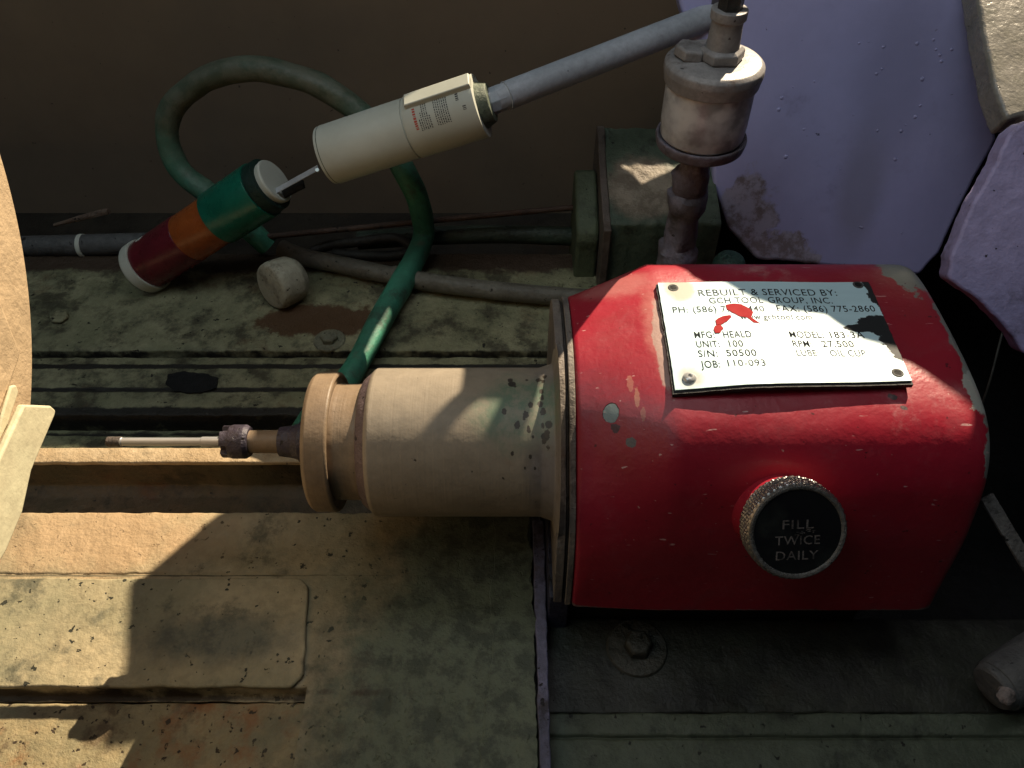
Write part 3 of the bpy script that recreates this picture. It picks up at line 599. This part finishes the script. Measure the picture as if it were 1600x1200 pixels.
print_lines('warning_print', [(.635, .017, .55, 1.25)], 'print_red')
print_lines('label_print', [(.665+.0125*i, .0065, [.95, .75, .5, .5, .5, .9, .9][i % 7], 1.3) for i in range(6)]+[(.765+.0125*i, .0065, .5, 1.3) for i in range(7)]+[(.90, .018, .4, .75), (.93, .02, .95, 1.08), (.68, .02, .42, .5), (.76, .02, .36, .44)], 'print_black')

# ------------------------------------------------------------------ hoses and pipes
r_seed = 3.0
M['hose'] = grimy('green_rubber', (.05, .26, .17), (.045, .18, .12), (.04, .07, .05), (.12, .12, .09), scale=22, dirt=.4, spots=.1, rough=.52, seed=101, rustamt=.3, bump=.0008, blobs=[(tuple(at(400, 170, 1, .61)), (.125, .06, .075), ((.10, .105, .075), (.06, .075, .05)), .4, 30, .5)])
M['hose_dusty'] = M['hose']
hp = [at(462, 700, 2, .006), at(492, 652, 2, .008), at(545, 590, 2, .012), at(600, 490, 2, .013), at(640, 420, 2, .015), at(662, 365, 2, .022), at(648, 300, 1, .575), at(612, 235, 1, .59), at(560, 175, 1, .60),
      at(490, 130, 1, .61), at(400, 108, 1, .62), at(325, 122, 1, .625), at(272, 165, 1, .625), at(262, 215, 1, .62), at(285, 270, 1, .61), at(330, 305, 1, .60), at(375, 345, 1, .59), at(420, 385, 1, .585)]
tag(mesh_obj('green_hose', *tube(hp, lambda t: .0098 if t > .3 else .0098+.0006*math.sin(t*40), 24, 10, .10), M['hose'], base=tuple(hp[2])), 'green rubber hose looping over the back wall and down across the bed', 'hose')
M['grey_hose'] = grimy('grey_rubber', (.16, .15, .12), (.11, .10, .08), (.05, .045, .035), None, scale=30, dirt=.3, rough=.5, seed=103)
M['dark_hose'] = grimy('dark_green_rubber', (.045, .07, .05), (.03, .045, .035), (.012, .016, .012), None, scale=30, dirt=.3, rough=.5, seed=104)
p = [at(440, 388, 2, .012), at(475, 402, 2, .010), at(540, 415, 2, .010), at(620, 432, 2, .010), at(720, 448, 2, .010), at(860, 462, 2, .010), at(1000, 470, 2, .010)]
gh = thing('grey_hose', tuple(p[0]), 'dusty grey beige hose lying along the bed under the green hose', 'hose')
mesh_obj('sleeve', *tube(p, .0078, 20, 8, .06), M['grey_hose'], gh)
d = (p[4]-p[3]).normalized(); mesh_obj('ferrule', *lathe(rprof([(0, .0082), (0, .0090), (.012, .0092), (.012, .0082)], .0008), p[3]-d*.004, d, 32), M['grey_hose'], gh)
p = [at(560, 376, 1, .60), at(680, 368, 1, .60), at(800, 366, 1, .60), at(960, 372, 1, .60)]
tag(mesh_obj('dark_hose', *tube(p, .0085, 18, 8, .04), M['dark_hose'], base=tuple(p[0])), 'dark green hose in the gutter to the right of the hose loop', 'hose')
p = [at(440, 420, 2, -.004), at(500, 388, 1, .588), at(560, 378, 1, .585), at(620, 372, 1, .583), at(640, 392, 1, .578), at(600, 400, 2, .004), at(520, 396, 2, .004)]
tag(mesh_obj('black_cable', *tube(p, .0045, 14, 8, .04), grimy('black_rubber', (.03, .028, .024), (.022, .02, .018), (.01, .01, .01), None, scale=30, seed=105), base=tuple(p[0])), 'thick black cable bent back on itself behind the round white plug', 'cable')
p = [at(395, 372, 1, .585), at(600, 352, 1, .59), at(800, 333, 1, .595), at(920, 322, 1, .60)]
tag(mesh_obj('thin_rod', *tube(p, .0026, 12, 8), grimy('rusty_rod', (.10, .06, .045), (.07, .045, .035), (.03, .02, .015), None, scale=40, seed=106), base=tuple(p[0])), 'thin rusty rod running along the foot of the back wall', 'rod')
pp = thing('grey_pipe', tuple(at(50, 385, 1, .585)), 'grey pipe with pale clamp rings in the gutter behind the round chuck plate', 'pipe')
a, b = at(-80, 388, 1, .585), at(240, 380, 1, .585)
mesh_obj('tube', *tube([a, b], .0095, 24, 6, .03), grimy('grey_pipe_paint', (.11, .11, .11), (.08, .08, .08), (.03, .03, .03), None, scale=25, seed=107), pp)
d = (b-a).normalized()
for px in (126,): mesh_obj('clamp_ring', *lathe(rprof([(0, .0095), (0, .0106), (.004, .0106), (.004, .0095)], .0006), at(px, 384, 1, .585), d, 32), M['white_pl'], pp)
p = [at(85, 352, 1, .60), at(120, 342, 1, .60), at(170, 330, 1, .598)]
tag(mesh_obj('wood_splinter', *tube(p, lambda t: .0016+.0012*t, 8, 4, .3), grimy('brown_splinter', (.12, .08, .06), (.2, .15, .11), (.05, .03, .02), scale=60, seed=108), base=tuple(p[0])), 'small pale tipped splinter lying against the back wall', 'splinter')

# round plug with rusty face
pg = thing('round_plug', tuple(at(430, 450, 2, .016)), 'round dirty white plug with a rusty end face lying on the bed', 'plug')
a_ = Vector((-.62, -.72, .18)).normalized(); c = at(437, 443, 2, .018)
mesh_obj('plug_body', *lathe(rprof([(-.022, .005), (-.019, .0152), (-.012, .0198), (.004, .0205), (.009, .019), (.0098, .0160)], .0015), c, a_, 48), grimy('plug_paint', (.46, .44, .34), (.36, .34, .26), (.12, .10, .07), (.15, .08, .04), scale=30, seed=110), pg)
mesh_obj('plug_face', *lathe([(.0088, .0162), (.0088, .012), (.0060, .0105), (.0062, .001)], c, a_, 40), grimy('plug_rust', (.17, .10, .055), (.10, .055, .03), (.025, .015, .01), (.2, .1, .05), scale=60, dirt=.6, seed=111), pg)
def bolt(nm, c, r, h, label, mat, wash=True, wr=1.7):
    t = thing(nm, tuple(c), label, 'bolt')
    mesh_obj('bolt_head', *lathe([(0, r), (h*.8, r*.98), (h, r*.8)], c+Vector((0, 0, .0012)), (0.05, 0, 1), 6), mat, t, smooth=20, bevel=r*.12)
    if wash: mesh_obj('washer', *lathe(rprof([(0, r*wr*1.05), (.0012, r*wr), (.0012, r*.8)], .0003), c, (0, 0, 1), 40), mat, t)
    return t
M['bolt_green'] = grimy('painted_bolt', (.24, .24, .16), (.17, .17, .12), (.06, .055, .04), (.10, .06, .03), scale=50, seed=112)
bolt('bed_bolt', at(515, 532, 2, 0), .0072, .005, 'small cream painted bolt on the bed beside the green hose', M['bolt_green'])
bolt('bed_bolt', at(94, 498, 2, 0), .008, .0025, 'flat paint covered bolt head on the bed beside the round chuck plate', M['bed_back'], False)
M['bolt_grey'] = grimy('dark_bolt', (.06, .056, .045), (.035, .033, .025), (.02, .02, .015), None, scale=50, rough=.4, seed=113)  # darker tone for the large bolt and the wire
bolt('bed_bolt', at(995, 1012, 2, -.0115), .0088, .008, 'large dark bolt on a round washer in front of the red housing', M['bolt_grey'], True, 2.0)

# ------------------------------------------------------------------ cast bracket behind the oil cup
cb_ = thing('cast_bracket', (.12, .51, 0), 'green painted stepped casting standing on the bed behind the oil cup', 'bracket')
M['cast_green'] = grimy('flaking_green_sun_patch', (.085, .115, .08), (.06, .085, .06), (.025, .03, .022), (.12, .09, .07), scale=28, dirt=.4, spots=.3, rustamt=.25, seed=121, bump=.0012,
     blobs=[(tuple(at(1008, 285, 1, .57)), (.032, .036, .03), ((.24, .20, .15), (.14, .11, .08)), .35, 60, .2)])  # pale patch paints the sunlit triangle into the colour
M['cast_brown'] = grimy('bare_casting', (.13, .105, .09), (.09, .07, .06), (.04, .03, .025), (.09, .05, .03), scale=28, dirt=.4, seed=122)
xl = at(950, 250, 1, .59).x; xr = at(1118, 250, 1, .59).x
yb, yf, ys = .64, .60, .535
zt1 = at(1000, 200, 1, yb).z; zt2 = at(1000, 252, 1, yf).z; zt3 = at(1000, 350, 1, ys).z
ny = 26; profb = rprof([(yb+.002, -.05), (yb+.002, zt1), (yf, zt2), (ys, zt3), (ys-.001, -.02)], .003)
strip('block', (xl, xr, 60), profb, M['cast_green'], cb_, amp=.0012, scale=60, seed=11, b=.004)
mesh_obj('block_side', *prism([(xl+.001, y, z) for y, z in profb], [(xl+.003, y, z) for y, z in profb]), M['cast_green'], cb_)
fl = [(yb+.004, -.05), (yb+.004, zt1+.001), (yb-.006, zt1+.003), (yf-.01, zt2-.006), (ys-.006, zt3-.002), (ys-.007, -.02)]
f1 = rough_outline([(xl-.006, y, z) for y, z in fl], .004, .0012, 80, 2); mesh_obj('edge_rib', *prism(f1, [p+Vector((.0065, 0, 0)) for p in f1]), M['cast_brown'], cb_, bevel=.001)
xa = at(900, 300, 1, .58).x; zf = at(910, 268, 1, .605).z
f1 = rough_outline([(xa, .615, -.05), (xa, .615, zf-.006), (xa, .608, zf), (xa, .555, zf-.022), (xa, .549, zf-.03), (xa, .547, -.05)], .004, .0012, 80, 5)
mesh_obj('side_flange', *prism(f1, [p+Vector((xl-.0065-xa, 0, 0)) for p in f1]), grimy('mossy_paint', (.10, .125, .07), (.07, .09, .055), (.03, .035, .02), None, scale=28, seed=125), cb_, bevel=.003)
c = at(1140, 412, 1, .49); 
tag(mesh_obj('domed_nut', *lathe(rprof([(-.06, .006), (-.012, .008), (-.010, .0125), (0, .0128), (.006, .010), (.008, .004)], .002), (c.x, .49, c.z), (.1, 0, 1), 40), grimy('dark_green_knob_paint', (.03, .075, .06), (.02, .05, .04), (.01, .02, .015), scale=40, seed=126), base=(c.x, .49, 0)), 'dark green domed nut between the oil cup neck and the lilac casting', 'nut')

# ------------------------------------------------------------------ lilac castings at the right
pA, pB, pC = at(1200, 405, 1, .545), at(1440, 430, 1, .53), at(1300, 0, 1, .625)
nA = (pB-pA).cross(pC-pA).normalized()
if nA.y > 0: nA = -nA
def onp(x, y, p0, n): d = ray(x, y); return CAM+d*((p0-CAM).dot(n)/d.dot(n))
k = grimy('lilac_paint', (.40, .40, .67), (.34, .34, .59), (.24, .235, .40), None, scale=6, dirt=.15, spots=-.15, rough=.42, seed=131, bump=.0005, fine=.25,
          blobs=[(tuple(onp(1165, 350, pA, nA)), (.022, .03, .045), ((.34, .32, .42), (.17, .14, .15)), .9, 45), (tuple(onp(1225, 400, pA, nA)), (.03, .02, .018), ((.36, .34, .44), (.2, .17, .19)), .9, 60), (tuple(onp(1120, 20, pA, nA)), (.005, .02, .03), (.06, .055, .07), .7, 60),
                 (tuple(onp(1400, 130, pA, nA)), (.03, .05, .06), (.30, .30, .50), .6, 16, .7), (tuple(onp(1345, 300, pA, nA)), (.016, .04, .05), (.27, .27, .43), .5, 20, .6)])
M['lilac'] = k
lc = thing('lilac_casting', tuple(pA), 'broad leaning lilac painted machine casting behind the red housing', 'casting')
poly = [(1040, -90), (1062, 10), (1082, 60), (1105, 180), (1115, 290), (1140, 360), (1182, 405), (1300, 416), (1438, 430), (1468, 395), (1510, 305), (1559, 216), (1548, 150), (1530, 60), (1512, -90)]
slab('plate', [onp(x, y, pA, nA) for x, y in poly], nA, .022, M['lilac'], lc, amp=.0012, scale=70, seed=6, bevel=.003, step=.004)
vv = []; ff = []; rr = random.Random(9)
for i in range(34):
    x, y = rr.uniform(1190, 1500), rr.uniform(60, 380)
    c = onp(x, y, pA, nA); r = rr.uniform(.0005, .0014); v, f = lathe([(-.0002, r*1.5), (r*.35, r), (r*.55, r*.3)], c, nA, 8, lobes=lumpy); n0 = len(vv); vv += v; ff += [tuple(n0+j for j in q_) for q_ in f]
o = mesh_obj('paint_pimples', vv, ff, M['lilac'], lc); o['kind'] = 'stuff'
p2 = [(1578, 205), (1600, 190), (1900, 120), (1960, 600), (1700, 600), (1600, 550), (1545, 482), (1482, 437), (1484, 402), (1521, 320), (1561, 240)]
qA, qB, qC = at(1490, 420, 1, .415), at(1600, 540, 1, .38), at(1600, 200, 1, .46)
nB = (qB-qA).cross(qC-qA).normalized(); nB = -nB if nB.y > 0 else nB
lc2 = thing('lilac_casting', tuple(qA), 'lower lilac painted casting with a broken edge to the right of the black gap', 'casting')
slab('plate', [onp(x, y, qA, nB) for x, y in p2], nB, .02, grimy('worn_lilac_paint_two', (.46, .40, .66), (.40, .35, .58), (.15, .12, .16), None, scale=14, dirt=.3, spots=.2, seed=133), lc2, amp=.0015, scale=90, seed=2, bevel=.002, step=.003)
p3 = [(1518, -80), (1950, -80), (1950, 260), (1600, 178), (1572, 186), (1552, 130), (1536, 60)]
rA, rB, rC = at(1560, 170, 1, .50), at(1760, 170, 1, .50), at(1560, 0, 1, .58)
nC = (rB-rA).cross(rC-rA).normalized(); nC = -nC if nC.y > 0 else nC
gc_ = thing('grey_cover', tuple(rA), 'pale grey glossy painted cover with flaking green edge behind the lilac castings', 'cover')
slab('panel', [onp(x, y, rA, nC) for x, y in p3], nC, .02, grimy('pale_grey_gloss', (.27, .25, .225), (.21, .20, .17), (.12, .12, .09), None, scale=12, dirt=.3, spots=0, rough=.3, seed=135, bump=.0012), gc_, amp=.0018, scale=70, seed=8, bevel=.003, step=.004)
rk = [(1572, 192), (1604, 184), (1700, 190), (1700, 420), (1612, 330), (1596, 250)]
slab('flaking_edge', [onp(x, y, rA, nC)+Vector((0, -.03, 0)) for x, y in rk], nC, .012, grimy('flaking_edge_paint', (.24, .25, .20), (.16, .15, .13), (.07, .06, .045), (.18, .10, .07), scale=30, dirt=.4, seed=136, bump=.001), gc_, amp=.002, scale=90, seed=8, bevel=.002, step=.003)
# black backing added to keep the gap between the castings dark
tag(mesh_obj('shade_backing', *box(.205, .75, .66, .70, -.17, .12), M['black'], base=(.4, .68, -.17), bevel=.003), 'black backing added for the shade in the gap between the lilac castings', 'backing')
# perforated strip, wire and rod end at lower right
a, b = at(1541, 775, 1, .245), at(1640, 940, 1, .20)
d = (b-a).normalized(); s = Vector((1, 0, 0)); s = (s-d*s.dot(d)).normalized(); n_ = d.cross(s).normalized()
tag(mesh_obj('metal_strip', *oriented_box((a+b)/2, d, s, n_, (b-a).length, .0075, .002), grimy('speckled_strip', (.14, .13, .12), (.10, .09, .085), (.02, .017, .014), None, scale=60, dirt=.5, spots=.9, seed=141), base=tuple(a), bevel=.0004), 'narrow speckled metal strip slanting down right of the red housing', 'strip')
p = [at(1566, 520, 1, .36), at(1548, 590, 1, .34), at(1530, 645, 1, .33)]
tag(mesh_obj('thin_wire', *tube(p, .0007, 8, 6), M['bolt_grey'], base=tuple(p[0])), 'thin grey wire hanging in the dark gap beside the red housing', 'wire')
re_ = thing('rod_end', tuple(at(1560, 1065, 2, 0)), 'grey lever end with a bright pin in the bottom right corner', 'lever')
c0, c1 = at(1557, 1072, 2, .008), at(1900, 870, 2, .03); d = (c1-c0).normalized()
mesh_obj('lever', *tube([c0-d*.004, c0, c0+d*.02, c1], lambda t: .0062 if t < .03 else .0115+.006*t, 28, 8, .05), grimy('grey_lever', (.13, .125, .12), (.09, .085, .085), (.03, .03, .03), None, scale=30, seed=143), re_)
cp = c0+Vector((-.002, -.008, .008)); mesh_obj('pin', *lathe(rprof([(0, .0045), (.003, .0045), (.004, .0030)], .0006), cp, (-.3, -.6, .75), 24, lobes=lumpy), grimy('pin_metal', (.3, .24, .22), (.2, .16, .15), (.06, .05, .045), None, scale=60, seed=144), re_)

# ------------------------------------------------------------------ unseen sheet added to shape the sun, openings cut for the lit patches
D_ = .62
sa = SUN; ua = Vector((1, 0, 0)); ua = (ua-sa*ua.dot(sa)).normalized(); va = sa.cross(ua).normalized()
LP = TGT+SUN*4.0
O_ = TGT+sa*D_
def onpanel(p):
    d = LP-p; t = (O_-p).dot(sa)/d.dot(sa); q_ = p+d*t-O_; return (q_.dot(ua), q_.dot(va))
def panel(openings, name='sun_mask_sheet'):
    cu = bpy.data.curves.new('w', 'CURVE'); cu.dimensions = '2D'; cu.fill_mode = 'BOTH'; cu.extrude = .0004
    def add(pts):
        s = cu.splines.new('POLY'); s.points.add(len(pts)-1); s.use_cyclic_u = True
        for p_, (a, b) in zip(s.points, pts): p_.co = (a, b, 0, 1)
    add([(-.68, -.26), (.66, -.26), (.66, .34), (-.68, .34)])
    for o_ in openings: add(o_)
    ob = bpy.data.objects.new('w', cu); C.objects.link(ob)
    me = bpy.data.meshes.new_from_object(ob.evaluated_get(bpy.context.evaluated_depsgraph_get()))
    C.objects.unlink(ob); bpy.data.objects.remove(ob)
    o = bpy.data.objects.new(name, me); C.objects.link(o); me.materials.clear(); me.materials.append(M['wall'])
    o.matrix_world = Matrix.Translation(O_) @ Matrix((ua, va, sa)).transposed().to_4x4(); struct(o); return o
def jag(pts, amp=.0015, step=.006, seed=0):
    return [(p.x, p.y) for p in rough_outline([(a, b, 0) for a, b in pts], step, amp, 60, seed)]
T0 = lambda x, y: onpanel(at(x, y, 2, 0)); TH = lambda x, y: onpanel(at(x, y, 2, ZP)); TN = lambda x, y: onpanel(surf(x, y))
sh = lambda p, du=0, dv=0: (p[0]+du, p[1]+dv)
b1 = T0(345, 722); n1 = TN(720, 577)
panel([jag([(-.66, b1[1]+.010), (-.08, b1[1]+.010), (-.09, b1[1]-.001), T0(345, 800), T0(196, 925), T0(186, 1060), sh(TN(470, 583), -.006, .004), sh(TN(562, 577), 0, .003), sh(n1, 0, .003), TN(718, 612), sh(TN(645, 700), 0, 0), sh(TN(620, 715), -.004, -.006), (-.05, -.10), (-.08, -.24), (-.66, -.24)], .0009, .008, 1),
       jag([TN(782, 626), TN(748, 628), sh(TN(692, 700), -.003, -.003), sh(TN(742, 706), 0, -.003)], .0012, .003, 2),
       jag([sh(TH(950, 412), 0, .012), sh(TH(1060, 412), 0, .012), TH(1092, 412), TH(1125, 440), TH(1180, 470), TH(1235, 486), TH(1290, 492), TH(1350, 530), TH(1430, 550), TH(1535, 600), sh(TH(1560, 640), 0, -.003), sh(TH(900, 640), -.012, -.003), sh(TH(905, 480), -.004, 0)], .0007, .006, 3),
       [onpanel(rA+Vector((-.03, -.02, -.01))), onpanel(rA+Vector((.14, -.02, -.01))), onpanel(rA+Vector((.2, .11, .03))), onpanel(rA+Vector((-.04, .11, .03)))],
       jag([(.020, -.012), (.053, -.012), (.058, .010), (.050, .030), (.024, .032), (.018, .012)], .001, .005, 7),
       [onpanel(at(972, 252, 1, .598)), onpanel(at(1068, 252, 1, .598)), onpanel(at(995, 305, 1, .57))],
       jag([onpanel(at(548, 590, 2, .022)), onpanel(at(560, 590, 2, .022)), onpanel(at(618, 480, 2, .022)), onpanel(at(608, 480, 2, .022))], .0015, .004, 5)])
